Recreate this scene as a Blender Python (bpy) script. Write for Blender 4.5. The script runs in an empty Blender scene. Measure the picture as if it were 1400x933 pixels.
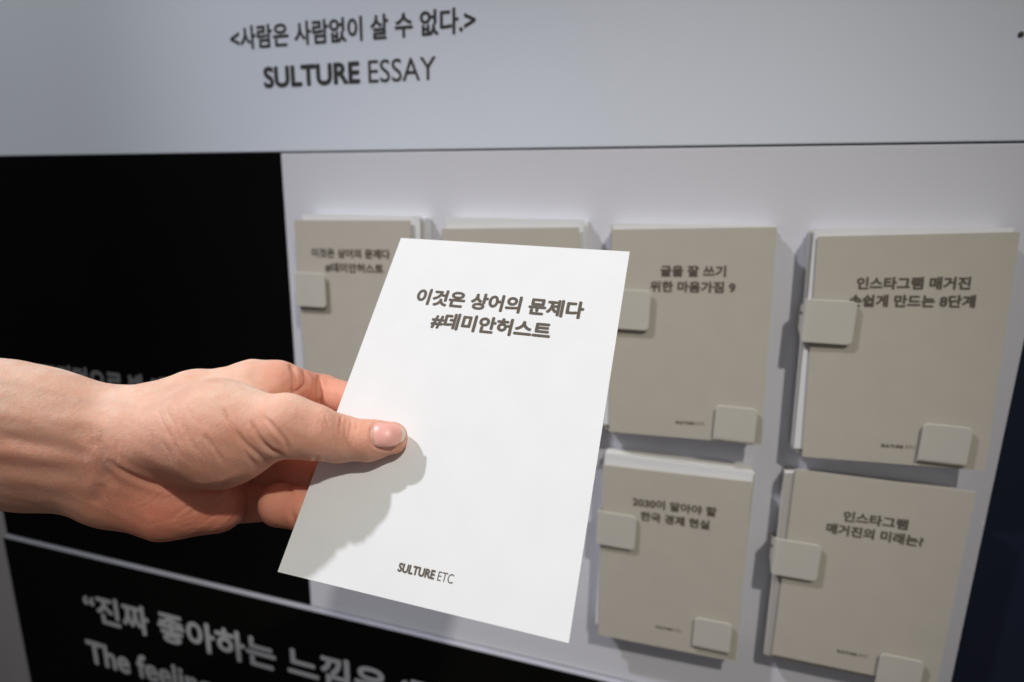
import bpy, bmesh, math, random
import numpy as np
from mathutils import Vector, Matrix

scene = bpy.context.scene
col = scene.collection
random.seed(7)

# ------------------------------------------------------------------ camera
U = 0.4277                                  # metres: distance from the lens to the wall
# rows: world X (along the wall), world Y (into the wall), world Z (up), in camera axes
AX = np.array([0.95768, -0.07781, 0.27700])
AZ = np.array([0.01650, 0.97600, 0.21715])
AX = AX / np.linalg.norm(AX)
AZ = AZ - (AZ @ AX) * AX
AZ = AZ / np.linalg.norm(AZ)
AY = np.cross(AZ, AX)
ROT = np.stack([AX, AY, AZ])                # world = ROT @ camera

cam_data = bpy.data.cameras.new('camera')
cam = bpy.data.objects.new('camera', cam_data)
col.objects.link(cam)
cam.matrix_world = Matrix([list(ROT[i]) + [0.0] for i in range(3)] + [[0, 0, 0, 1]])
cam_data.sensor_width = 36.0
cam_data.lens = 793.0 / 1400.0 * 36.0
cam_data.clip_start = 0.01
cam_data.clip_end = 50.0
cam_data.dof.use_dof = True
cam_data.dof.focus_distance = 0.222
cam_data.dof.aperture_fstop = 7.5
scene.camera = cam

# ------------------------------------------------------------------ world and lamps
world = bpy.data.worlds.new('World')
scene.world = world
world.use_nodes = True
bg = world.node_tree.nodes['Background']
bg.inputs[1].default_value = 0.122
wt = world.node_tree
w_tc = wt.nodes.new('ShaderNodeTexCoord')
w_sep = wt.nodes.new('ShaderNodeSeparateXYZ')
w_map = wt.nodes.new('ShaderNodeMapRange')       # bright hall ceiling above, dark floor below
w_ramp = wt.nodes.new('ShaderNodeMix')
w_ramp.data_type = 'RGBA'
w_ramp.inputs[6].default_value = (0.42, 0.36, 0.32, 1)
w_ramp.inputs[7].default_value = (1.50, 1.55, 1.60, 1)
w_map.inputs[1].default_value = -0.5
w_map.inputs[2].default_value = 0.8
wt.links.new(w_tc.outputs['Generated'], w_sep.inputs[0])
wt.links.new(w_sep.outputs[2], w_map.inputs[0])
wt.links.new(w_map.outputs[0], w_ramp.inputs[0])
wt.links.new(w_ramp.outputs[2], bg.inputs[0])


def spot(name, loc, target, power, color, size_deg, blend, radius):
    l = bpy.data.lights.new(name, 'SPOT')
    l.energy = power
    l.color = color
    l.spot_size = math.radians(size_deg)
    l.spot_blend = blend
    l.shadow_soft_size = radius
    o = bpy.data.objects.new(name, l)
    col.objects.link(o)
    o.location = loc
    o.rotation_euler = (Vector(target) - Vector(loc)).to_track_quat('-Z', 'Y').to_euler()
    return o


spot('ceiling_spot', (-0.96, -0.15, 1.19), (-0.13, 0.23, -0.10), 62, (0.97, 0.97, 1.05), 33, 1.0, 0.030)
spot('ceiling_spot', (0.70, -0.78, 1.42), (-0.09, 0.40, -0.27), 76, (1.04, 1.0, 0.90), 24, 1.0, 0.036)
spot('ceiling_spot', (-1.00, -0.45, 1.80), (-0.66, 0.42, 0.25), 66, (0.94, 0.98, 0.98), 30, 1.0, 0.05)  # added unseen spot, aimed to brighten the left end of the header

scene.view_settings.view_transform = 'Standard'
scene.view_settings.look = 'None'
scene.view_settings.exposure = 0.13
scene.view_settings.gamma = 1.0
scene.render.engine = 'CYCLES'
scene.cycles.use_denoising = True
try:
    scene.cycles.denoiser = 'OPENIMAGEDENOISE'
except Exception:
    pass


# ------------------------------------------------------------------ materials
def mat(name, color, rough=0.6, noise=0.0, noise_scale=40, bump=0.0, bump_scale=900, spec=0.4, coat=0.0):
    m = bpy.data.materials.new(name)
    m.use_nodes = True
    nt = m.node_tree
    b = nt.nodes['Principled BSDF']
    b.inputs['Base Color'].default_value = (*color, 1)
    b.inputs['Roughness'].default_value = rough
    b.inputs['Specular IOR Level'].default_value = spec
    tc = nt.nodes.new('ShaderNodeTexCoord')
    if noise > 0:
        n = nt.nodes.new('ShaderNodeTexNoise')
        n.inputs['Scale'].default_value = noise_scale
        n.inputs['Detail'].default_value = 6
        nt.links.new(tc.outputs['Object'], n.inputs['Vector'])
        r = nt.nodes.new('ShaderNodeValToRGB')
        r.color_ramp.elements[0].position = 0.3
        r.color_ramp.elements[1].position = 0.7
        r.color_ramp.elements[0].color = (*[c * (1 - noise) for c in color], 1)
        r.color_ramp.elements[1].color = (*[min(1, c * (1 + noise)) for c in color], 1)
        nt.links.new(n.outputs['Fac'], r.inputs['Fac'])
        nt.links.new(r.outputs['Color'], b.inputs['Base Color'])
    if bump > 0:
        n2 = nt.nodes.new('ShaderNodeTexNoise')
        n2.inputs['Scale'].default_value = bump_scale
        n2.inputs['Detail'].default_value = 4
        nt.links.new(tc.outputs['Object'], n2.inputs['Vector'])
        bp = nt.nodes.new('ShaderNodeBump')
        bp.inputs['Strength'].default_value = bump
        bp.inputs['Distance'].default_value = 0.0004
        nt.links.new(n2.outputs['Fac'], bp.inputs['Height'])
        nt.links.new(bp.outputs['Normal'], b.inputs['Normal'])
    return m


M_paper = mat('card_stock_shaded', (0.525, 0.485, 0.42), 0.85, 0.02, 60, 0.12, 1500, 0.2)  # stacked cards: the held card's paper, weaker light put into its colour
M_hpaper = mat('card_stock_lit', (0.78, 0.79, 0.80), 0.85, 0.015, 60, 0.12, 1500, 0.2)  # lit copy of the same paper, for held card and cut edges
M_ink = mat('card_ink', (0.118, 0.099, 0.080), 0.7, 0.05, 300, 0, 1, 0.2)
M_white = mat('white_board', (0.68, 0.68, 0.735), 0.55, 0.012, 9, 0.05, 700, 0.3)
M_header = mat('header_board', (0.74, 0.785, 0.87), 0.5, 0.012, 7, 0.05, 700, 0.3)
M_black = mat('black_board', (0.0018, 0.0018, 0.002), 0.9, 0.1, 20, 0.03, 800, 0.05)
M_caption = mat('black_print', (0.0032, 0.0028, 0.0024), 0.85, 0.1, 20, 0.03, 800, 0.06)
M_core = mat('foam_core', (0.42, 0.42, 0.47), 0.7, 0.03, 50)
M_navy = mat('navy_board', (0.010, 0.014, 0.032), 0.5, 0.06, 20, 0.03, 700, 0.3)
M_grey = mat('grey_wall', (0.40, 0.38, 0.38), 0.6, 0.03, 12)
M_clip = mat('white_clip', (0.58, 0.55, 0.49), 0.45, 0.012, 80, 0.0, 1, 0.45)
M_hdrink = mat('dark_lettering', (0.030, 0.028, 0.028), 0.6)
M_whink = mat('pale_lettering', (0.50, 0.50, 0.52), 0.6)
M_dimink = mat('dim_lettering', (0.20, 0.20, 0.21), 0.6)
M_screw = mat('screw_steel', (0.06, 0.06, 0.06), 0.4)
M_wall = mat('backing_wall', (0.02, 0.02, 0.022), 0.7)


# ------------------------------------------------------------------ helpers
def link(name, me, m=None, parent=None, loc=None, rot=None):
    o = bpy.data.objects.new(name, me)
    col.objects.link(o)
    if m is not None and hasattr(me, 'materials'):
        me.materials.clear()
        me.materials.append(m)
    if parent is not None:
        o.parent = parent
    if loc is not None:
        o.location = loc
    if rot is not None:
        o.rotation_euler = rot
    return o


def tag(o, label, cat, group=None, kind=None):
    o['label'] = label
    o['category'] = cat
    if group:
        o['group'] = group
    if kind:
        o['kind'] = kind
    return o


def smooth(me, on=True):
    for p in me.polygons:
        p.use_smooth = on


def box_mesh(name, x0, x1, y0, y1, z0, z1, bevel=0.0):
    bm = bmesh.new()
    r = bmesh.ops.create_cube(bm, size=1.0)
    for v in bm.verts:
        v.co = Vector((x0 + (v.co.x + .5) * (x1 - x0), y0 + (v.co.y + .5) * (y1 - y0), z0 + (v.co.z + .5) * (z1 - z0)))
    if bevel > 0:
        bmesh.ops.bevel(bm, geom=bm.edges[:], offset=bevel, segments=2, affect='EDGES', profile=0.5)
    me = bpy.data.meshes.new(name)
    bm.to_mesh(me)
    bm.free()
    return me


def text_mesh(name, body, bold=0.0, shear=0.0):
    """lettering as a flat mesh in its own XY plane, using Blender's built-in font"""
    c = bpy.data.curves.new(name, 'FONT')
    c.body = body
    c.offset = bold
    c.shear = shear
    c.resolution_u = 4
    o = bpy.data.objects.new(name, c)
    col.objects.link(o)
    bpy.context.view_layer.update()
    me = bpy.data.meshes.new_from_object(o.evaluated_get(bpy.context.evaluated_depsgraph_get()))
    bpy.data.objects.remove(o)
    bpy.data.curves.remove(c)
    me.name = name
    return me


def fit_text(me, x0, x1, z0, z1, y=0.0, bend=None, keep_aspect=False):
    """map lettering to the rectangle x0..x1, z0..z1 of a plane facing -Y"""
    n = len(me.vertices)
    co = np.empty(n * 3)
    me.vertices.foreach_get('co', co)
    co = co.reshape(-1, 3)
    lo, hi = co.min(0), co.max(0)
    out = np.empty_like(co)
    out[:, 0] = x0 + (co[:, 0] - lo[0]) / (hi[0] - lo[0]) * (x1 - x0)
    if keep_aspect:
        s = (x1 - x0) / (hi[0] - lo[0])
        out[:, 2] = z0 + (co[:, 1] - lo[1]) * s
    else:
        out[:, 2] = z0 + (co[:, 1] - lo[1]) / (hi[1] - lo[1]) * (z1 - z0)
    out[:, 1] = y
    if bend is not None:
        out[:, 1] += bend(out[:, 0], out[:, 2])
    me.vertices.foreach_set('co', out.ravel())
    me.update()
    return me


def lettering(name, body, rect, m, parent, y, bold=0.0, bend=None, keep=False):
    """bold = stroke thickening in metres: the outline is swept round a small circle"""
    me = text_mesh(name, body, 0.0)
    g = bold
    fit_text(me, rect[0] + g, rect[1] - g, rect[2] + g, rect[3] - g, y=y, bend=bend, keep_aspect=keep)
    if bold > 0:
        bm_ = bmesh.new()
        for k in range(9):
            an = k / 8 * 2 * math.pi
            dx, dz = (0, 0) if k == 8 else (g * math.cos(an), g * math.sin(an))
            n0 = len(bm_.verts)
            bm_.from_mesh(me)
            bm_.verts.ensure_lookup_table()
            for v in bm_.verts[n0:]:
                v.co += Vector((dx, -0.000008 * k, dz))
        bm_.to_mesh(me)
        bm_.free()
    return link(name, me, m, parent)


# ------------------------------------------------------------------ the wall and its boards (wall units -> metres by U)
WY = U
wall = link('wall', box_mesh('wall', -2.9 * U, 1.9 * U, WY + 0.012, WY + 0.06, -2.4 * U, 1.3 * U), M_wall)
tag(wall, 'dark backing wall behind all the display boards', 'wall', kind='structure')


def board(name, x0, x1, z0, z1, m, label, proud=0.0, bevel=0.0006):
    o = link(name, box_mesh(name, x0 * U, x1 * U, WY - proud, WY + 0.0115, z0 * U, z1 * U, bevel), m)
    tag(o, label, 'board')
    return o


header = board('header_board', -2.9, 1.9, 0.1065, 1.3, M_header,
               'pale blue-grey header board with two lines of dark lettering across the top', 0.0006)
black = board('black_board', -1.756, -0.7725, -0.8985, 0.1035, M_black,
              'tall matt black board left of the white card board, behind the hand')
white = board('white_board', -0.771, 0.478, -0.8985, 0.1035, M_white,
              'white board carrying the clipped stacks of cards')
navy = board('navy_board', 0.480, 1.9, -2.4, 0.1035, M_navy,
             'dark navy board at the right edge of the white board', -0.003)
grey = board('grey_board', -2.9, -1.759, -2.4, 0.1035, M_grey,
             'plain grey board in the lower left corner beside the black boards', -0.002)
cap = link('caption_board', box_mesh('caption_board', -1.754 * U, 0.4775 * U, WY - 0.0045, WY + 0.0115, -2.4 * U, -0.9015 * U, 0.0), M_core)
tag(cap, 'black caption board with white quotation lettering along the bottom', 'board')
link('printed_face', box_mesh('printed_face', -1.754 * U, 0.4775 * U, WY - 0.0048, WY - 0.0045, -2.4 * U, -0.9035 * U), M_caption, cap)

yh = WY - 0.0006 - 0.00015
lettering('title_text', '<사람은 사람없이 살 수 없다.>', (-0.866 * U, -0.368 * U, 0.2925 * U, 0.334 * U), M_hdrink, header, yh, 0.0005)
lettering('brand_text', 'SULTURE', (-0.797 * U, -0.590 * U, 0.222 * U, 0.2605 * U), M_hdrink, header, yh, 0.0008)
lettering('brand_text', 'ESSAY', (-0.573 * U, -0.441 * U, 0.222 * U, 0.2605 * U), M_hdrink, header, yh, 0.0001)
lettering('quote_text', '그 프리먹으로 봐 개', (-1.585 * U, -1.12 * U, -0.447 * U, -0.383 * U), M_dimink, black, WY - 0.0003, 0.001)
yc = WY - 0.0048 - 0.0002
lettering('quote_text', '“진짜 좋아하는 느낌은 ‘진', (-1.485 * U, -0.435 * U, -1.099 * U, -1.010 * U), M_whink, cap, yc, 0.0013)
lettering('translation_text', 'The feeling', (-1.502 * U, -1.075 * U, -1.262 * U, -1.163 * U), M_whink, cap, yc, 0.0014)


pin_me = bpy.data.meshes.new('pin')
bm = bmesh.new()
bmesh.ops.create_uvsphere(bm, u_segments=12, v_segments=8, radius=0.0016)
for v in bm.verts:
    v.co.y *= 0.5
bm.to_mesh(pin_me)
bm.free()
smooth(pin_me)
pin = link('pin', pin_me, M_screw, None, (0.4025 * U, WY - 0.0008, 0.2415 * U))
tag(pin, 'tiny dark pin head on the header board at the right edge', 'pin')

# ------------------------------------------------------------------ cards
CW, CH, CT = 0.105, 0.148, 0.00100


def no_bend(x, z):
    return x * 0.0


def card_mesh(name, bend=no_bend, nx=12, nz=16, t=CT):
    """card with its top left corner at the origin, facing -Y, hanging down"""
    bm = bmesh.new()
    xs = np.linspace(0, CW, nx + 1)
    zs = np.linspace(0, -CH, nz + 1)
    f, b = {}, {}
    for i, x in enumerate(xs):
        for j, z in enumerate(zs):
            d = float(bend(np.array([x]), np.array([z]))[0])
            f[i, j] = bm.verts.new((x, d, z))
            b[i, j] = bm.verts.new((x, d + t, z))
    for i in range(nx):
        for j in range(nz):
            bm.faces.new((f[i, j], f[i, j + 1], f[i + 1, j + 1], f[i + 1, j]))
            bm.faces.new((b[i, j], b[i + 1, j], b[i + 1, j + 1], b[i, j + 1]))
    for i in range(nx):
        bm.faces.new((f[i, 0], f[i + 1, 0], b[i + 1, 0], b[i, 0]))
        bm.faces.new((f[i + 1, nz], f[i, nz], b[i, nz], b[i + 1, nz]))
    for j in range(nz):
        bm.faces.new((f[0, j + 1], f[0, j], b[0, j], b[0, j + 1]))
        bm.faces.new((f[nx, j], f[nx, j + 1], b[nx, j + 1], b[nx, j]))
    bmesh.ops.recalc_face_normals(bm, faces=bm.faces[:])
    bm.normal_update()
    for fc in bm.faces:                     # white paper core shows along the cut edges
        if abs(fc.normal.y) < 0.5:
            fc.material_index = 1
    me = bpy.data.meshes.new(name)
    bm.to_mesh(me)
    bm.free()
    return me


def bow(a, tw, top=0.0):
    """gentle paper curl: a = bow across the width, tw = twist, top = top edge leaning out"""
    def fn(x, z):
        u = x / CW - 0.5
        v = -z / CH
        return a * (u * u * 4 - 1) * (0.4 + 0.6 * (1 - v)) + tw * u * (1 - v) - top * (1 - v) ** 2
    return fn


sheet_meshes = []
for k, bnd in enumerate([bow(0.0003, 0.0004), bow(-0.0003, -0.0002), bow(0.0001, -0.0005, 0.0004), bow(0.0, 0.0005), bow(0.0004, 0.0, 0.0006)]):
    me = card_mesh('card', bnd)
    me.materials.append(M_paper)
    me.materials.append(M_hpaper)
    sheet_meshes.append(me)

white_meshes = []
for k, bnd in enumerate([bow(0.0002, 0.0002), bow(-0.0002, 0.0001)]):
    me = card_mesh('card', bnd)                  # same cards, faced with the lit paper copy
    me.materials.append(M_hpaper)
    me.materials.append(M_hpaper)
    white_meshes.append(me)
NS = 12
PITCH = 0.00112


def stack(front_tl, front_rot, back_tl, back_rot, lines, brand, front_label, sheet_label, group, fbend, brand_off=(0, 0), white_back=True):
    """front_tl/back_tl in wall units; sheets fan from the back one to the front one"""
    for k in range(NS):
        q = max(0.0, (k - (NS - 4)) / 4.0) * 0.9
        jit = 1.5 if k > NS - 5 else 0.8
        x = back_tl[0] + (front_tl[0] - back_tl[0]) * q + random.uniform(-.0018, .0018) * jit
        z = back_tl[1] + (front_tl[1] - back_tl[1]) * q + random.uniform(-.0015, .0015) * jit
        rz = back_rot + (front_rot - back_rot) * q + random.uniform(-.30, .30) * jit
        y = WY - 0.0018 - k * PITCH
        wb = k == NS - 1 if white_back is True else (white_back == 'all' and (k <= NS - 4 or k == NS - 1))
        if wb and k == NS - 1:
            x, z, rz = back_tl[0] + 0.3 * (front_tl[0] - back_tl[0]), back_tl[1] + 0.0035, back_rot - 0.2
        o = bpy.data.objects.new('card', random.choice(white_meshes if wb else sheet_meshes))
        col.objects.link(o)
        o.location = (x * U, y, z * U)
        o.rotation_euler = (0, -math.radians(rz), 0)
        tag(o, sheet_label, 'card', group)
    fm = card_mesh('card', fbend)
    y = WY - 0.0018 - NS * PITCH - 0.0008
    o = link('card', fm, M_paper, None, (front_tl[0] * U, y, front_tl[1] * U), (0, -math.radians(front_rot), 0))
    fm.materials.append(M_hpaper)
    tag(o, front_label, 'card', 'printed front cards of the stacks')
    for body, r in lines:
        lettering('title_text', body, r, M_ink, o, -0.00012, 0.00032, fbend)
    if brand:
        bx = 0.0475 + brand_off[0]
        bz = -0.1375 + brand_off[1]
        lettering('brand_text', 'SULTURE', (bx, bx + 0.0128, bz, bz + 0.0022), M_ink, o, -0.00012, 0.00012, fbend)
        lettering('brand_text', 'ETC', (bx + 0.0142, bx + 0.0196, bz, bz + 0.0022), M_ink, o, -0.00012, 0.0, fbend)
    return o


def R(cx, w, ztop, h):
    return (cx - w / 2, cx + w / 2, ztop - h, ztop)


G = 'loose cards stacked behind the printed front card, '
stack((-0.7235, -0.022), 1.0, (-0.700, -0.014), 0.4,
      [('이것은 상어의 문제다', R(0.0507, 0.072, -0.0222, 0.0078)), ('#데미안허스트', R(0.0535, 0.0535, -0.0337, 0.0078))], False,
      'upper row card beside the black board, with a hash mark in its second title line',
      'plain card filed behind the front card in the stack nearest the black board', G + 'stack beside the black board',
      bow(0.0004, -0.0010, 0.0), white_back='all')
stack((-0.4185, -0.031), 1.9, (-0.409, -0.014), 0.3, [], False,
      'blank-topped card peeping out above the held white card, its title hidden',
      'plain card filed behind the front card in the stack half hidden above the held card', G + 'stack above the held card',
      bow(0.0003, -0.0012, 0.0), white_back='all')
stack((-0.119, -0.025), 2.2, (-0.119, -0.018), 0.4,
      [('글을 잘 쓰기', R(0.0545, 0.0425, -0.0245, 0.0078)), ('위한 마음가짐 9', R(0.0545, 0.0555, -0.0352, 0.0078))], True,
      'upper row card just right of the held card, its title ending in the number 9',
      'plain card filed behind the front card in the stack whose title ends in 9', G + 'stack ending in 9',
      bow(0.0003, -0.0008, 0.0))
stack((0.1835, -0.028), 3.0, (0.1765, -0.0205), 1.9,
      [('인스타그램 매거진', R(0.0540, 0.0605, -0.0255, 0.0080)), ('손쉽게 만드는 8단계', R(0.0540, 0.0675, -0.0365, 0.0080))], True,
      'rightmost upper row card, its second title line containing the number 8',
      'plain card filed behind the front card in the stack at the upper right', G + 'stack at the upper right',
      bow(0.0005, -0.0014, 0.0006), (-0.0015, 0.0005))
stack((-0.113, -0.433), 1.4, (-0.111, -0.417), 0.2,
      [('2030이 알아야 할', R(0.0530, 0.0600, -0.0228, 0.0078)), ('한국 경제 현실', R(0.0540, 0.0495, -0.0337, 0.0078))], True,
      'lower row card beside the held card, its title starting with 2030',
      'plain card filed behind the front card in the stack whose title starts with 2030', G + 'stack starting with 2030',
      bow(0.0006, -0.0006, 0.0008), (-0.003, 0.006))
stack((0.195, -0.397), 0.2, (0.183, -0.411), 0.6,
      [('인스타그램', R(0.0520, 0.0385, -0.0250, 0.0080)), ('매거진의 미래는?', R(0.0525, 0.0580, -0.0355, 0.0082))], True,
      'lower right card whose title ends in a question mark',
      'plain card filed behind the front card in the stack with the question mark title', G + 'stack with the question mark',
      bow(0.0002, -0.0005, 0.0003), (-0.006, 0.0025), white_back=False)

# ------------------------------------------------------------------ clips


def clip_mesh(name, flap, width, depth, r_end=0.0036, t=0.0009):
    """bent plate: foot on the wall, side plate out from it, flap folded over the cards. Local: origin on the
    wall at the bend line, flap towards +X, wall at y=0, viewer at -Y, width along Z"""
    path = [(0.0, -0.0002), (0.0, -0.0012), (0.0, -depth * 0.35), (0.0, -depth * 0.7), (0.0, -depth + 0.0016)]
    for k in range(1, 11):
        a = k / 10 * math.pi / 2
        path.append((0.0016 - 0.0016 * math.cos(a), -depth + 0.0016 - 0.0016 * math.sin(a)))
    n_arc = 8
    for x in np.linspace(0.004, flap - r_end, 6):
        path.append((x, -depth))
    half = [width / 2 * (0.60 if p[1] > -depth * 0.6 else 0.78 if p[1] > -depth + 0.0018 else 1.0) for p in path]
    for k in range(1, n_arc + 1):
        a = k / n_arc * math.pi / 2 * 0.97
        path.append((flap - r_end + r_end * math.sin(a), -depth))
        half.append(width / 2 - r_end + r_end * math.cos(a))
    P = np.array(path)
    T = np.gradient(P, axis=0)
    T /= np.linalg.norm(T, axis=1)[:, None]
    N = np.stack([T[:, 1], -T[:, 0]], 1)     # towards the cards
    bm = bmesh.new()
    rings = []
    for p, nrm, h in zip(P, N, half):
        a, b = p, p - nrm * t * -1
        rings.append([bm.verts.new((a[0], a[1], h)), bm.verts.new((b[0], b[1], h)),
                      bm.verts.new((b[0], b[1], -h)), bm.verts.new((a[0], a[1], -h))])
    for r0, r1 in zip(rings, rings[1:]):
        for k in range(4):
            bm.faces.new((r0[k], r0[(k + 1) % 4], r1[(k + 1) % 4], r1[k]))
    bm.faces.new(rings[0])
    bm.faces.new(rings[-1][::-1])
    bmesh.ops.recalc_face_normals(bm, faces=bm.faces[:])
    sharp = [e for e in bm.edges if len(e.link_faces) == 2 and e.calc_face_angle(0) > 0.9]
    bmesh.ops.bevel(bm, geom=sharp, offset=0.00035, segments=2, affect='EDGES', profile=0.5)
    me = bpy.data.meshes.new(name)
    bm.to_mesh(me)
    bm.free()
    smooth(me)
    me.set_sharp_from_angle(angle=math.radians(14))
    me.materials.append(M_clip)
    return me


CLIPD = 0.0180
side_clip = clip_mesh('clip', 0.0290, 0.0283, CLIPD)
foot_clip = clip_mesh('clip', 0.0258, 0.0270, CLIPD)
screw_me = bpy.data.meshes.new('screw')
bm = bmesh.new()
bmesh.ops.create_cone(bm, cap_ends=True, segments=16, radius1=0.0011, radius2=0.0009, depth=0.0006)
bm.to_mesh(screw_me)
bm.free()
screw_me.materials.append(M_screw)
CG = 'white clips holding the card stacks'


def side(x, ztop, label):
    o = bpy.data.objects.new('clip', side_clip)
    col.objects.link(o)
    o.location = (x * U, WY, (ztop - 0.0335) * U)
    tag(o, label, 'clip', CG)
    s = bpy.data.objects.new('screw', screw_me)
    col.objects.link(s)
    s.parent = o
    s.location = (-0.0014, -0.0115, 0.004)
    s.rotation_euler = (0, math.pi / 2, 0)


def foot(x0, z, label):
    o = bpy.data.objects.new('clip', foot_clip)
    col.objects.link(o)
    o.location = ((x0 + 0.0315) * U, WY, z * U)
    o.rotation_euler = (0, -math.pi / 2, 0)
    tag(o, label, 'clip', CG)


side(-0.7245, -0.1200, 'white clip on the left edge of the card nearest the black board')
side(-0.118, -0.1200, 'white clip half hidden by the held card, below the title ending in 9')
side(0.179, -0.1200, 'white clip on the left edge of the upper right card, touching its title')
side(-0.116, -0.5200, 'white clip on the left edge of the card titled 2030')
side(0.179, -0.5190, 'white clip on the left edge of the card with the question mark title')
foot(0.065, -0.3610, 'white clip under the card whose title ends in 9, at its bottom right')
foot(0.3565, -0.3560, 'white clip under the upper right card, at its bottom right corner')
foot(0.064, -0.7560, 'white clip under the card titled 2030, at its bottom right')
foot(0.354, -0.7540, 'white clip under the question mark card, at the bottom edge of the frame')

# ------------------------------------------------------------------ the held card
HT = np.array([-0.08319459, -0.0818967, -0.20584796])       # its lower left corner, in camera axes
HR1 = np.array([0.95803771, -0.10173399, 0.26798123])
HR2 = np.array([0.21355313, 0.87694303, -0.4305415])
HN = np.cross(HR1, HR2)
hm = np.eye(4)
hm[:3, 0] = ROT @ HR1
hm[:3, 1] = ROT @ -HN
hm[:3, 2] = ROT @ HR2
tl = HT + HR2 * CH
hm[:3, 3] = ROT @ tl


def hbend(x, z):
    u = x / CW
    v = -z / CH
    return -0.0012 * ((u - .5) ** 2 * 4 - 1) * v * 0.6


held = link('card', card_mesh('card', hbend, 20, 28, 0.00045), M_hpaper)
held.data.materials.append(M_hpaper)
held.matrix_world = Matrix(hm.tolist())
tag(held, 'large white card held tilted between thumb and fingers in front of the board', 'card')
yy = -0.00012
lettering('title_text', '이것은 상어의 문제다', (0.0175, 0.0907, 0.1137 - CH, 0.1219 - CH), M_ink, held, yy, 0.00033, hbend)
lettering('title_text', '#데미안허스트', (0.0277, 0.0792, 0.1030 - CH, 0.1110 - CH), M_ink, held, yy, 0.00033, hbend)
lettering('brand_text', 'SULTURE', (0.0437, 0.0573, 0.0089 - CH, 0.0119 - CH), M_ink, held, yy, 0.00015, hbend)
lettering('brand_text', 'ETC', (0.0584, 0.0640, 0.0089 - CH, 0.0119 - CH), M_ink, held, yy, 0.0, hbend)

# ------------------------------------------------------------------ the hand (distances in mm, camera axes)
F = 793.0
TMM, NMM = HT * 1000, HN


def at(px, py, d):
    return np.array([(px - 700) / F * d, -(py - 466.5) / F * d, -d])


def over(px, py, h):
    """point seen at px, py that lies h mm in front of the held card's plane"""
    r = np.array([(px - 700) / F, -(py - 466.5) / F, -1.0])
    return r * ((h + NMM @ TMM) / (NMM @ r))


def cone(P, a, b, ra, rb, flat=1.0, fdir=None):
    ba = b - a
    t = np.clip(((P - a) @ ba) / (ba @ ba), 0, 1)
    q = P - a - t[:, None] * ba
    if flat != 1.0:
        c = q @ fdir
        q = q + ((1 / flat - 1) * c)[:, None] * fdir
    return np.linalg.norm(q, axis=1) - (ra + (rb - ra) * t)


def chain(P, pts, flat=1.0, fdir=None, k=3.0):
    d = None
    for (a, ra), (b, rb) in zip(pts, pts[1:]):
        c = cone(P, a, b, ra, rb, flat, fdir)
        d = c if d is None else smin(d, c, k)
    return d


def smin(a, b, k):
    h = np.maximum(k - np.abs(a - b), 0) / k
    return np.minimum(a, b) - h * h * k * 0.25


AV = np.array([0.0, -0.43, 0.903])        # the flat of the wrist faces down and towards the lens
ARM = [(at(-760, 600, 175), 37), (at(-420, 597, 194), 32.5), (at(10, 594, 214), 28.0), (at(75, 606, 218), 26.6), (at(150, 620, 222), 25.4)]
THENAR = [(at(210, 596, 218), 15.5), (at(300, 593, 210), 18.0), (at(388, 583, 207), 11.0)]
THUMB = [(at(388, 583, 207), 11.0), (at(428, 591, 209), 9.3), (over(464, 599, 9.6), 8.4), (over(505, 602, 7.6), 7.3), (over(535, 599, 5.6), 6.0)]
HYPO = [(at(160, 668, 224), 13), (at(228, 686, 222), 13.2), (at(300, 694, 226), 9.8)]
META = [
    [(at(190, 572, 226), 12), (at(270, 544, 231), 10.6), (at(345, 530, 236), 10.8), (at(376, 529, 237), 10.2)],
    [(at(175, 590, 230), 13), (at(360, 572, 244), 10)],
    [(at(175, 630, 230), 13), (at(345, 625, 244), 10)],
    [(at(175, 660, 226), 12), (at(300, 682, 236), 9.0)],
]
INDEX = [(at(376, 529, 237), 10.2), (over(440, 539, -15), 8.3), (over(502, 556, -8.2), 7.3), (over(556, 572, -7), 6)]
MIDDLE = [(at(360, 575, 244), 10), (over(430, 592, -20), 8.5), (over(500, 606, -8.6), 7.6), (over(562, 618, -7.4), 6.3)]
RING = [(at(345, 636, 246), 9.4), (over(414, 643, -12), 8.4), (over(475, 660, -8.4), 7.4), (over(530, 672, -7), 6)]
PINKY_A = [(at(318, 684, 241), 9.6), (over(368, 684, -17), 8.4)]
PINKY_B = [(over(382, 690, -7.5), 8.2), (over(415, 695, -8.3), 7.5), (over(450, 702, -8), 6.8), (over(490, 711, -6.6), 5.6)]


def hand_sdf(P):
    d = chain(P, ARM, 0.80, AV, 6)
    pal = None
    for m_ in META:
        c = chain(P, m_)
        pal = c if pal is None else smin(pal, c, 7)
    d = smin(d, pal, 11)
    d = smin(d, chain(P, HYPO, k=6), 10)
    th = chain(P, THENAR, k=8)
    d = smin(d, th, 9)
    d = smin(d, chain(P, THUMB, k=3), 4)
    idx = chain(P, INDEX, k=2.5)
    d = smin(d, idx, 2.5)
    d = smin(d, chain(P, MIDDLE, k=2.5), 1.6)
    d = smin(d, chain(P, RING, k=2.5), 1.2)
    d = smin(d, chain(P, PINKY_A, k=2), 1.4)
    d = smin(d, chain(P, PINKY_B, k=2.5), 0.7)
    return d


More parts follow.
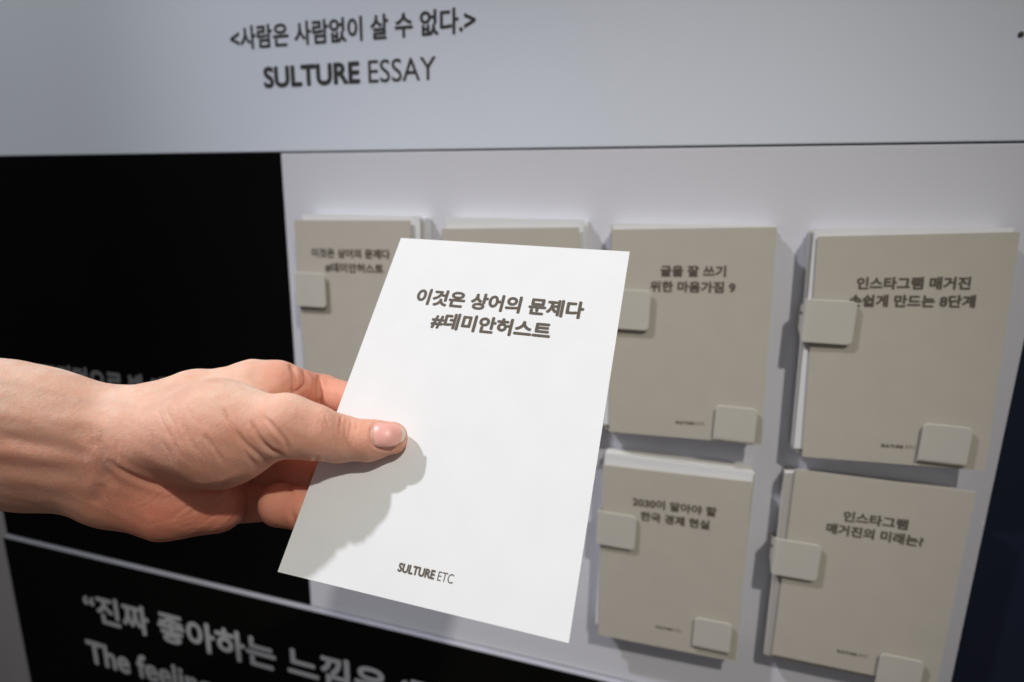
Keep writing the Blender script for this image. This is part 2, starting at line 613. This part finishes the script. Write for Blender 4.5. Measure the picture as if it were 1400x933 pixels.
def build_surface(fn, lo, hi, h, B=8):
    n = np.ceil((hi - lo) / h / B).astype(int) * B
    F_ = np.full(n, 1e3, np.float32)
    nb = n // B
    gi = np.stack(np.meshgrid(*[np.arange(k) for k in nb], indexing='ij'), -1).reshape(-1, 3)
    ctr = lo + (gi * B + (B - 1) / 2) * h
    dc = fn(ctr)
    rad = B * h * 0.87 * 1.5
    Fb = F_.reshape(nb[0], B, nb[1], B, nb[2], B).transpose(0, 2, 4, 1, 3, 5)
    Fb[gi[:, 0], gi[:, 1], gi[:, 2]] = dc[:, None, None, None].astype(np.float32)
    near = gi[np.abs(dc) < rad]
    loc = np.stack(np.meshgrid(*[np.arange(B)] * 3, indexing='ij'), -1).reshape(-1, 3)
    for s in range(0, len(near), 400):
        g = near[s:s + 400]
        pts = lo + ((g[:, None, :] * B + loc[None]).reshape(-1, 3)) * h
        v = fn(pts).reshape(len(g), B, B, B)
        Fb[g[:, 0], g[:, 1], g[:, 2]] = v
    F_ = Fb.transpose(0, 3, 1, 4, 2, 5).reshape(n)
    S = F_ < 0
    cnt = sum(S[i:n[0] - 1 + i, j:n[1] - 1 + j, k:n[2] - 1 + k].astype(np.int8) for i in (0, 1) for j in (0, 1) for k in (0, 1))
    act = (cnt > 0) & (cnt < 8)
    idx = np.full(act.shape, -1, np.int64)
    cells = np.argwhere(act)
    idx[act] = np.arange(len(cells))
    acc = np.zeros((len(cells), 3))
    num = np.zeros(len(cells))
    corners = [(i, j, k) for i in (0, 1) for j in (0, 1) for k in (0, 1)]
    for a in corners:
        for ax in range(3):
            if a[ax] == 0:
                b = list(a)
                b[ax] = 1
                va = F_[cells[:, 0] + a[0], cells[:, 1] + a[1], cells[:, 2] + a[2]]
                vb = F_[cells[:, 0] + b[0], cells[:, 1] + b[1], cells[:, 2] + b[2]]
                x = (va < 0) != (vb < 0)
                t = np.where(x, va / np.where(va - vb == 0, 1, va - vb), 0)
                p = np.array(a, float)[None] + t[:, None] * (np.array(b) - np.array(a))[None]
                acc[x] += p[x]
                num[x] += 1
    V = lo + (cells + acc / num[:, None]) * h
    quads = []
    for ax in range(3):
        sl0 = [slice(None)] * 3
        sl1 = [slice(None)] * 3
        sl0[ax] = slice(0, -1)
        sl1[ax] = slice(1, None)
        a, b = S[tuple(sl0)], S[tuple(sl1)]
        e = np.argwhere(a != b)
        u, w = [(1, 2), (2, 0), (0, 1)][ax]
        ok = (e[:, u] > 0) & (e[:, w] > 0) & (e[:, u] < n[u] - 1) & (e[:, w] < n[w] - 1)
        e = e[ok]

        def cell(du, dw):
            c = e.copy()
            c[:, u] -= du
            c[:, w] -= dw
            return idx[c[:, 0], c[:, 1], c[:, 2]]
        q = np.stack([cell(0, 0), cell(1, 0), cell(1, 1), cell(0, 1)], 1)
        flip = ~a[e[:, 0], e[:, 1], e[:, 2]]
        q[flip] = q[flip][:, ::-1]
        quads.append(q)
    Q = np.concatenate(quads)
    Q = Q[(Q >= 0).all(1)]
    return V, Q


def grad(fn, V, e=0.25):
    g = np.stack([fn(V + np.eye(3)[k] * e) - fn(V - np.eye(3)[k] * e) for k in range(3)], 1)
    return g / np.maximum(np.linalg.norm(g, axis=1), 1e-6)[:, None]


def project(fn, V, steps=2):
    for _ in range(steps):
        d = fn(V)
        V = V - np.clip(d, -0.6, 0.6)[:, None] * grad(fn, V)
    return V


lo = np.array([-300.0, -95.0, -300.0])
hi = np.array([-20.0, 10.0, -135.0])
V, Q = build_surface(hand_sdf, lo, hi, 0.5)
V = project(hand_sdf, V)
Nrm = grad(hand_sdf, V)


def pxy(V):
    return 700 + F * V[:, 0] / -V[:, 2], 466.5 - F * V[:, 1] / -V[:, 2]


def polydist(X, Y, pts):
    best = np.full(len(X), 1e9)
    par = np.zeros(len(X))
    n = len(pts) - 1
    for i, ((x0, y0), (x1, y1)) in enumerate(zip(pts, pts[1:])):
        dx, dy = x1 - x0, y1 - y0
        t = np.clip(((X - x0) * dx + (Y - y0) * dy) / (dx * dx + dy * dy), 0, 1)
        d = np.hypot(X - x0 - t * dx, Y - y0 - t * dy)
        u = d < best
        best[u] = d[u]
        par[u] = (i + t[u]) / n
    return best, par


def curve(pts, n=6):
    """Catmull-Rom through pts"""
    p = [np.array(q, float) for q in pts]
    p = [2 * p[0] - p[1]] + p + [2 * p[-1] - p[-2]]
    out = []
    for i in range(1, len(p) - 2):
        for k in range(n):
            t = k / n
            out.append(0.5 * ((2 * p[i]) + (p[i + 1] - p[i - 1]) * t + (2 * p[i - 1] - 5 * p[i] + 4 * p[i + 1] - p[i + 2]) * t * t +
                              (3 * p[i] - p[i - 1] - 3 * p[i + 1] + p[i + 2]) * t ** 3))
    out.append(p[-2])
    return out


# creases and ridges of the skin: (points, depth mm (+ = groove), half width in px, depth of the surface range mm)
FOLDS = [
    ([(306, 560), (318, 582), (335, 606), (364, 632)], 0.65, 2.8),
    ([(343, 576), (352, 595), (365, 612), (386, 623)], 0.85, 2.7),
    ([(362, 570), (376, 586), (390, 603), (393, 614)], 0.55, 2.6),
    ([(250, 578), (258, 598), (272, 622)], 0.35, 3.0),
    ([(279, 594), (292, 612), (306, 632)], 0.38, 3.0),
    ([(322, 590), (336, 618), (350, 640)], 0.3, 3.0),
    ([(228, 590), (240, 612), (250, 630)], 0.2, 3.0),
    ([(150, 632), (178, 650), (212, 663), (252, 671), (296, 667), (336, 653)], 0.9, 3.8),
    ([(262, 700), (290, 678), (312, 659)], 0.25, 3.0),
    ([(232, 708), (262, 690), (290, 668)], 0.2, 3.0),
    ([(466, 570), (464, 582), (463, 596)], 0.75, 1.5),
    ([(445, 566), (446, 576), (449, 588)], 0.28, 1.5),
    ([(456, 569), (460, 577)], 0.3, 1.4),
    ([(479, 571), (480, 582), (479, 592)], 0.28, 1.5),
    ([(489, 574), (489, 586)], 0.15, 1.6),
    ([(455, 580), (456, 598), (459, 612)], 0.15, 1.6),
    ([(472, 588), (470, 606)], 0.15, 1.6),
    ([(396, 497), (403, 511), (403, 532), (400, 554)], 1.7, 3.0),
    ([(414, 506), (419, 522), (410, 533), (404, 538)], 1.1, 2.4),
    ([(437, 514), (437, 536), (434, 562)], 2.0, 2.6),
    ([(424, 512), (426, 530)], 0.3, 2.4),
    ([(398, 660), (398, 690), (404, 722)], 0.6, 3.0),
    ([(128, 596), (136, 618), (141, 640), (148, 655)], 0.7, 9.0),
    ([(0, 596), (40, 602), (90, 612), (128, 626)], 0.45, 8.0),
    ([(-60, 560), (0, 566), (70, 573), (140, 578)], -0.3, 10.0),
    ([(-60, 614), (0, 618), (60, 624), (120, 634)], -0.45, 9.0),
    ([(-40, 650), (30, 655), (100, 662), (150, 668)], -0.4, 11.0),
    ([(-40, 636), (30, 640), (100, 648)], 0.3, 8.0),
    ([(128, 690), (136, 676), (138, 660)], 0.6, 8.0),
    ([(432, 626), (428, 644), (422, 662)], 1.2, 2.6),
    ([(446, 628), (440, 650)], 0.4, 2.2),
    # nail bed
    ([(512, 578), (507, 588), (507, 600), (513, 611), (530, 615), (546, 612)], 0.42, 1.9),
]
rl = random.Random(11)
for _ in range(26):                          # fine lines over the ball of the thumb
    x, y = rl.uniform(215, 372), rl.uniform(548, 606)
    n_, b_ = rl.uniform(16, 40), rl.uniform(-4, 4)
    FOLDS.append(([(x, y), (x + n_ * .22 + b_, y + n_ * .5), (x + n_ * .5, y + n_)], rl.uniform(.05, .14), 1.6))
for _ in range(12):                          # heel of the hand
    x, y = rl.uniform(170, 290), rl.uniform(680, 722)
    n_ = rl.uniform(18, 40)
    FOLDS.append(([(x, y), (x + n_ * .5, y - n_ * .16), (x + n_, y - n_ * rl.uniform(.3, .6))], rl.uniform(.08, .16), 1.8))
for _ in range(9):                           # bend of the wrist
    x, y = rl.uniform(112, 168), rl.uniform(560, 670)
    n_ = rl.uniform(18, 40)
    FOLDS.append(([(x, y), (x + rl.uniform(-3, 5), y + n_ * .5), (x + rl.uniform(-2, 7), y + n_)], rl.uniform(.10, .2), 2.0))
for _ in range(8):                           # thumb knuckle
    x, y = rl.uniform(442, 492), rl.uniform(574, 600)
    n_ = rl.uniform(8, 18)
    FOLDS.append(([(x, y), (x + rl.uniform(-1.5, 1.5), y + n_ * .5), (x + rl.uniform(-2, 2), y + n_)], rl.uniform(.10, .2), 1.3))
X_, Y_ = pxy(V)
view = -V / np.linalg.norm(V, axis=1)[:, None]
facing = np.clip((Nrm * view).sum(1) * 4, 0, 1)
disp = np.zeros(len(V))
groove = np.zeros(len(V))
for pts, dep, wid in FOLDS:
    d, t = polydist(X_, Y_, curve(pts))
    taper = np.clip(np.minimum(t, 1 - t) * 5 + 0.25, 0, 1)
    far = pts[0][1] < 520 and pts[0][0] > 390           # folds of the index finger lie behind the thumb
    g = np.exp(-(d / wid) ** 2) * taper * facing * (np.clip((-V[:, 2] - 216) / 6, 0, 1) if far else 1.0)
    disp -= dep * g
    if dep > 0:
        disp += (0.0 if far else 1.0) * dep * 0.28 * np.exp(-((d - wid * 2.3) / (wid * 1.2)) ** 2) * taper * facing
        groove = np.maximum(groove, g * min(1, dep))
# soft large-scale unevenness of flesh
rs = np.random.RandomState(3)
for sc, am in ((0.11, 0.22), (0.23, 0.12), (0.5, 0.05)):
    for _ in range(6):
        w = rs.randn(3) * sc
        disp += am / 2.4 * np.sin(V @ w + rs.rand() * 6.28)
# keep the surfaces that touch the card where they are
hcard = (V - TMM) @ NMM
touch = np.clip((np.abs(hcard) - 0.2) / 1.5, 0, 1)
disp = disp * touch
V = V + Nrm * disp[:, None]
# flesh pressed flat against the card, front and back
inside_px = ((V - TMM) @ HR1 > -1.0)
front = hcard > 0
hc = (V - TMM) @ NMM
fix = inside_px & (V[:, 0] > -90) & front & (hc < 0.15) & (X_ > 455)
V[fix] += NMM * (0.15 - hc[fix])[:, None]
fix = inside_px & (~front) & (hc > -1.15)
V[fix] -= NMM * (hc[fix] + 1.15)[:, None]

me = bpy.data.meshes.new('person')
W = (V / 1000.0) @ ROT.T
base = ROT @ (at(150, 604, 222) / 1000)
me.vertices.add(len(W))
me.vertices.foreach_set('co', (W - base).ravel())
me.loops.add(len(Q) * 4)
me.polygons.add(len(Q))
me.loops.foreach_set('vertex_index', Q.ravel().astype(np.int32))
me.polygons.foreach_set('loop_start', (np.arange(len(Q)) * 4).astype(np.int32))
me.update(calc_edges=True)
me.validate()
smooth(me)

# pigment: redder skin on the palm pads, knuckle folds and finger ends plus painted shade on the underside
red = np.zeros(len(V))
for (c, r, a) in [(at(240, 700, 215), 20, 0.55), (at(190, 690, 217), 16, 0.5), (at(330, 650, 230), 22, 0.6), (at(420, 530, 235), 16, 0.9),
                  (over(520, 605, 8), 13, 0.30), (over(410, 690, -8), 18, 0.6), (over(470, 640, -8), 30, 0.8), (at(340, 625, 208), 16, 0.25),
                  (at(390, 510, 232), 12, 0.6), (at(250, 560, 210), 16, 0.2)]:
    red = np.maximum(red, a * np.exp(-((np.linalg.norm(V - c, axis=1) / r) ** 2)))
red = np.maximum(red, groove * 0.9)
palm = np.clip((Y_ - 600 - 0.10 * (X_ - 200)) / 100, 0, 1) * np.clip((X_ - 70) / 110, 0, 1)
volar_shade = np.clip((Y_ - 545 + 0.10 * np.clip(X_ - 160, 0, 300)) / 60, 0, 1)  # reddens from the light's edge down: underside shade put into the skin colour
fing = np.clip((hcard - 14) / -10, 0, 1) * np.clip((X_ - 330) / 40, 0, 1)
red = np.clip(np.maximum(np.maximum(red, 0.55 * volar_shade + palm * 0.45), fing * 0.8), 0, 1)
at_r = me.attributes.new('redness', 'FLOAT', 'POINT')
at_r.data.foreach_set('value', red.astype(np.float32))
at_v = me.attributes.new('vein_shade', 'FLOAT', 'POINT')
vein_shade = np.zeros(len(V))  # veins, and shade of the wrist hollow and tendon grooves as darker colour
for pts, w_, a in [([(-40, 582), (30, 598), (90, 612), (138, 634)], 9, 0.7), ([(140, 615), (142, 640), (130, 668)], 10, 0.8),
                   ([(-40, 640), (40, 644), (110, 652)], 9, 0.45), ([(60, 560), (110, 548), (180, 556)], 8, 0.3), ([(200, 560), (240, 540), (300, 520), (350, 512)], 6, 0.25), ([(-30, 520), (40, 530), (100, 545), (150, 552)], 5, 0.3)]:
    d, t = polydist(X_, Y_, curve(pts))
    vein_shade = np.maximum(vein_shade, a * np.exp(-(d / w_) ** 2) * facing)
at_v.data.foreach_set('value', vein_shade.astype(np.float32))

M_skin = bpy.data.materials.new('skin')
M_skin.use_nodes = True
nt = M_skin.node_tree
b = nt.nodes['Principled BSDF']
tc = nt.nodes.new('ShaderNodeTexCoord')


def tex(scale, detail, rough=0.55):
    n = nt.nodes.new('ShaderNodeTexNoise')
    n.inputs['Scale'].default_value = scale
    n.inputs['Detail'].default_value = detail
    n.inputs['Roughness'].default_value = rough
    nt.links.new(tc.outputs['Object'], n.inputs['Vector'])
    return n


def attr(name):
    a = nt.nodes.new('ShaderNodeAttribute')
    a.attribute_name = name
    return a


def mix(fac, c1, c2):
    m_ = nt.nodes.new('ShaderNodeMix')
    m_.data_type = 'RGBA'
    for k, v in ((0, fac), (6, c1), (7, c2)):
        if hasattr(v, 'is_linked') or isinstance(v, bpy.types.NodeSocket):
            nt.links.new(v, m_.inputs[k])
        else:
            m_.inputs[k].default_value = v
    return m_.outputs[2]


def mathn(op, a, b_):
    m_ = nt.nodes.new('ShaderNodeMath')
    m_.operation = op
    for k, v in ((0, a), (1, b_)):
        if isinstance(v, bpy.types.NodeSocket):
            nt.links.new(v, m_.inputs[k])
        else:
            m_.inputs[k].default_value = v
    return m_.outputs[0]


n_big = tex(55, 5)
n_med = tex(260, 4)
n_fine = tex(1500, 3)
ramp = nt.nodes.new('ShaderNodeValToRGB')
ramp.color_ramp.elements[0].position = 0.32
ramp.color_ramp.elements[1].position = 0.70
ramp.color_ramp.elements[0].color = (0.80, 0.50, 0.37, 1)
ramp.color_ramp.elements[1].color = (0.90, 0.65, 0.51, 1)
nt.links.new(n_big.outputs['Fac'], ramp.inputs['Fac'])
c = mix(mathn('MULTIPLY', attr('redness').outputs['Fac'], 0.85), ramp.outputs['Color'], (0.66, 0.20, 0.12, 1))
c = mix(mathn('MULTIPLY', attr('vein_shade').outputs['Fac'], 0.45), c, (0.36, 0.20, 0.17, 1))
spk = nt.nodes.new('ShaderNodeValToRGB')
spk.color_ramp.elements[0].position = 0.35
spk.color_ramp.elements[1].position = 0.75
spk.color_ramp.elements[0].color = (0, 0, 0, 1)
spk.color_ramp.elements[1].color = (1, 1, 1, 1)
nt.links.new(n_med.outputs['Fac'], spk.inputs['Fac'])
c = mix(mathn('MULTIPLY', spk.outputs['Color'], 0.30), c, (0.70, 0.33, 0.22, 1))
nt.links.new(c, b.inputs['Base Color'])
b.inputs['Roughness'].default_value = 0.58
b.inputs['Specular IOR Level'].default_value = 0.30
b.inputs['Subsurface Weight'].default_value = 0.6
b.inputs['Subsurface Radius'].default_value = (1.0, 0.35, 0.18)
b.inputs['Subsurface Scale'].default_value = 0.0048
vor = nt.nodes.new('ShaderNodeTexVoronoi')
vor.feature = 'DISTANCE_TO_EDGE'
vor.inputs['Scale'].default_value = 620
nt.links.new(tc.outputs['Object'], vor.inputs['Vector'])
vl = nt.nodes.new('ShaderNodeMath')
vl.operation = 'MINIMUM'
nt.links.new(vor.outputs['Distance'], vl.inputs[0])
vl.inputs[1].default_value = 0.12
hsum = mathn('ADD', mathn('MULTIPLY', vl.outputs[0], 3.0), mathn('MULTIPLY', n_fine.outputs['Fac'], 0.8))
hsum = mathn('ADD', hsum, mathn('MULTIPLY', n_med.outputs['Fac'], 1.1))
m_rot = nt.nodes.new('ShaderNodeMapping')         # fine creases running across the ball of the thumb
m_rot.inputs['Rotation'].default_value = (0, math.radians(-28), 0)
m_scl = nt.nodes.new('ShaderNodeMapping')
m_scl.inputs['Scale'].default_value = (1.0, 0.6, 0.16)
nt.links.new(tc.outputs['Object'], m_rot.inputs['Vector'])
nt.links.new(m_rot.outputs[0], m_scl.inputs['Vector'])
n_line = nt.nodes.new('ShaderNodeTexNoise')
n_line.inputs['Scale'].default_value = 620
n_line.inputs['Detail'].default_value = 3
nt.links.new(m_scl.outputs[0], n_line.inputs['Vector'])
hsum = mathn('ADD', hsum, mathn('MULTIPLY', n_line.outputs['Fac'], 1.5))
bump = nt.nodes.new('ShaderNodeBump')
bump.inputs['Strength'].default_value = 0.6
bump.inputs['Distance'].default_value = 0.00022
nt.links.new(hsum, bump.inputs['Height'])
nt.links.new(bump.outputs['Normal'], b.inputs['Normal'])
person = link('person', me, M_skin, None, base.tolist())
tag(person, 'bare forearm and hand of a person gripping the white card with thumb on top', 'person')

# thumb nail
NAIL = [(over(498, 601.5, 8.2), 7.65), (over(528, 599.5, 6.6), 6.6), (over(552, 597, 2.6), 5.6)]


def nail_sdf(P):
    return chain(P, NAIL, k=3)


nu, nv = 26, 18
nail_pts = []
for i in range(nu + 1):
    u = i / nu
    xl = 509.5 + u * 46.0
    row = []
    for j in range(nv + 1):
        v = j / nv
        w = 2 * v - 1
        cx = xl - (3.6 * u * w * w * 2.2) + (1 - u) * (w * w) * 2.5
        top, bot = 577.0 + 2.2 * u + 3.6 * u ** 6, 612.0 + 0.2 * (1 - u) - 6.0 * u ** 5
        cy = top + (bot - top) * v + 1.2 * (1 - abs(w)) * 0
        row.append((cx, cy, u, w))
    nail_pts.append(row)
flat_ = [p for row in nail_pts for p in row]
dirs = np.array([[(p[0] - 700) / F, -(p[1] - 466.5) / F, -1.0] for p in flat_])
dep = np.full(len(dirs), 185.0)
for _ in range(60):
    dep += np.clip(nail_sdf(dirs * dep[:, None]), -3, 3) * 0.8
NP = dirs * dep[:, None]
NN = grad(nail_sdf, NP)
lift = np.array([0.05 - 0.35 * max(0, 1 - p[2] * 6) - 0.25 * max(0, abs(p[3]) - 0.8) / 0.2 for p in flat_])
NP = NP + NN * lift[:, None]
bmn = bmesh.new()
nb = np.array([ROT @ (p / 1000) for p in NP])
nbase = nb.mean(0)
thick = (NN @ ROT.T) * 0.00035
top_v = [bmn.verts.new((p - nbase).tolist()) for p in nb]
bot_v = [bmn.verts.new((p - q - nbase).tolist()) for p, q in zip(nb, thick)]
row_n = nv + 1
for i in range(nu):
    for j in range(nv):
        a, b_, c_, d_ = i * row_n + j, i * row_n + j + 1, (i + 1) * row_n + j + 1, (i + 1) * row_n + j
        tip = 1 if (i + 0.5) / nu > 0.885 + 0.03 * abs(2 * (j + .5) / nv - 1) else 0
        f1 = bmn.faces.new([top_v[k] for k in (a, b_, c_, d_)])
        f2 = bmn.faces.new([bot_v[k] for k in (a, d_, c_, b_)])
        f1.material_index = f2.material_index = tip
for i in range(nu):
    for j in (0, nv):
        a, d_ = i * row_n + j, (i + 1) * row_n + j
        bmn.faces.new((top_v[a], top_v[d_], bot_v[d_], bot_v[a]))
for j in range(nv):
    for i in (0, nu):
        a, d_ = i * row_n + j, i * row_n + j + 1
        f = bmn.faces.new((top_v[a], top_v[d_], bot_v[d_], bot_v[a]))
        f.material_index = 1 if i else 0
bmesh.ops.recalc_face_normals(bmn, faces=bmn.faces[:])
nme = bpy.data.meshes.new('fingernail')
bmn.to_mesh(nme)
bmn.free()
smooth(nme)
M_nail = mat('nail_plate', (0.86, 0.43, 0.37), 0.38, 0.04, 220, 0.0, 1, 0.5)
M_tip = mat('nail_edge', (0.80, 0.68, 0.56), 0.35, 0.02, 200)
nail = link('fingernail', nme, None, person, (nbase - base).tolist())
nme.materials.append(M_nail)
nme.materials.append(M_tip)
nail['label'] = 'pink thumb nail with a pale free edge'
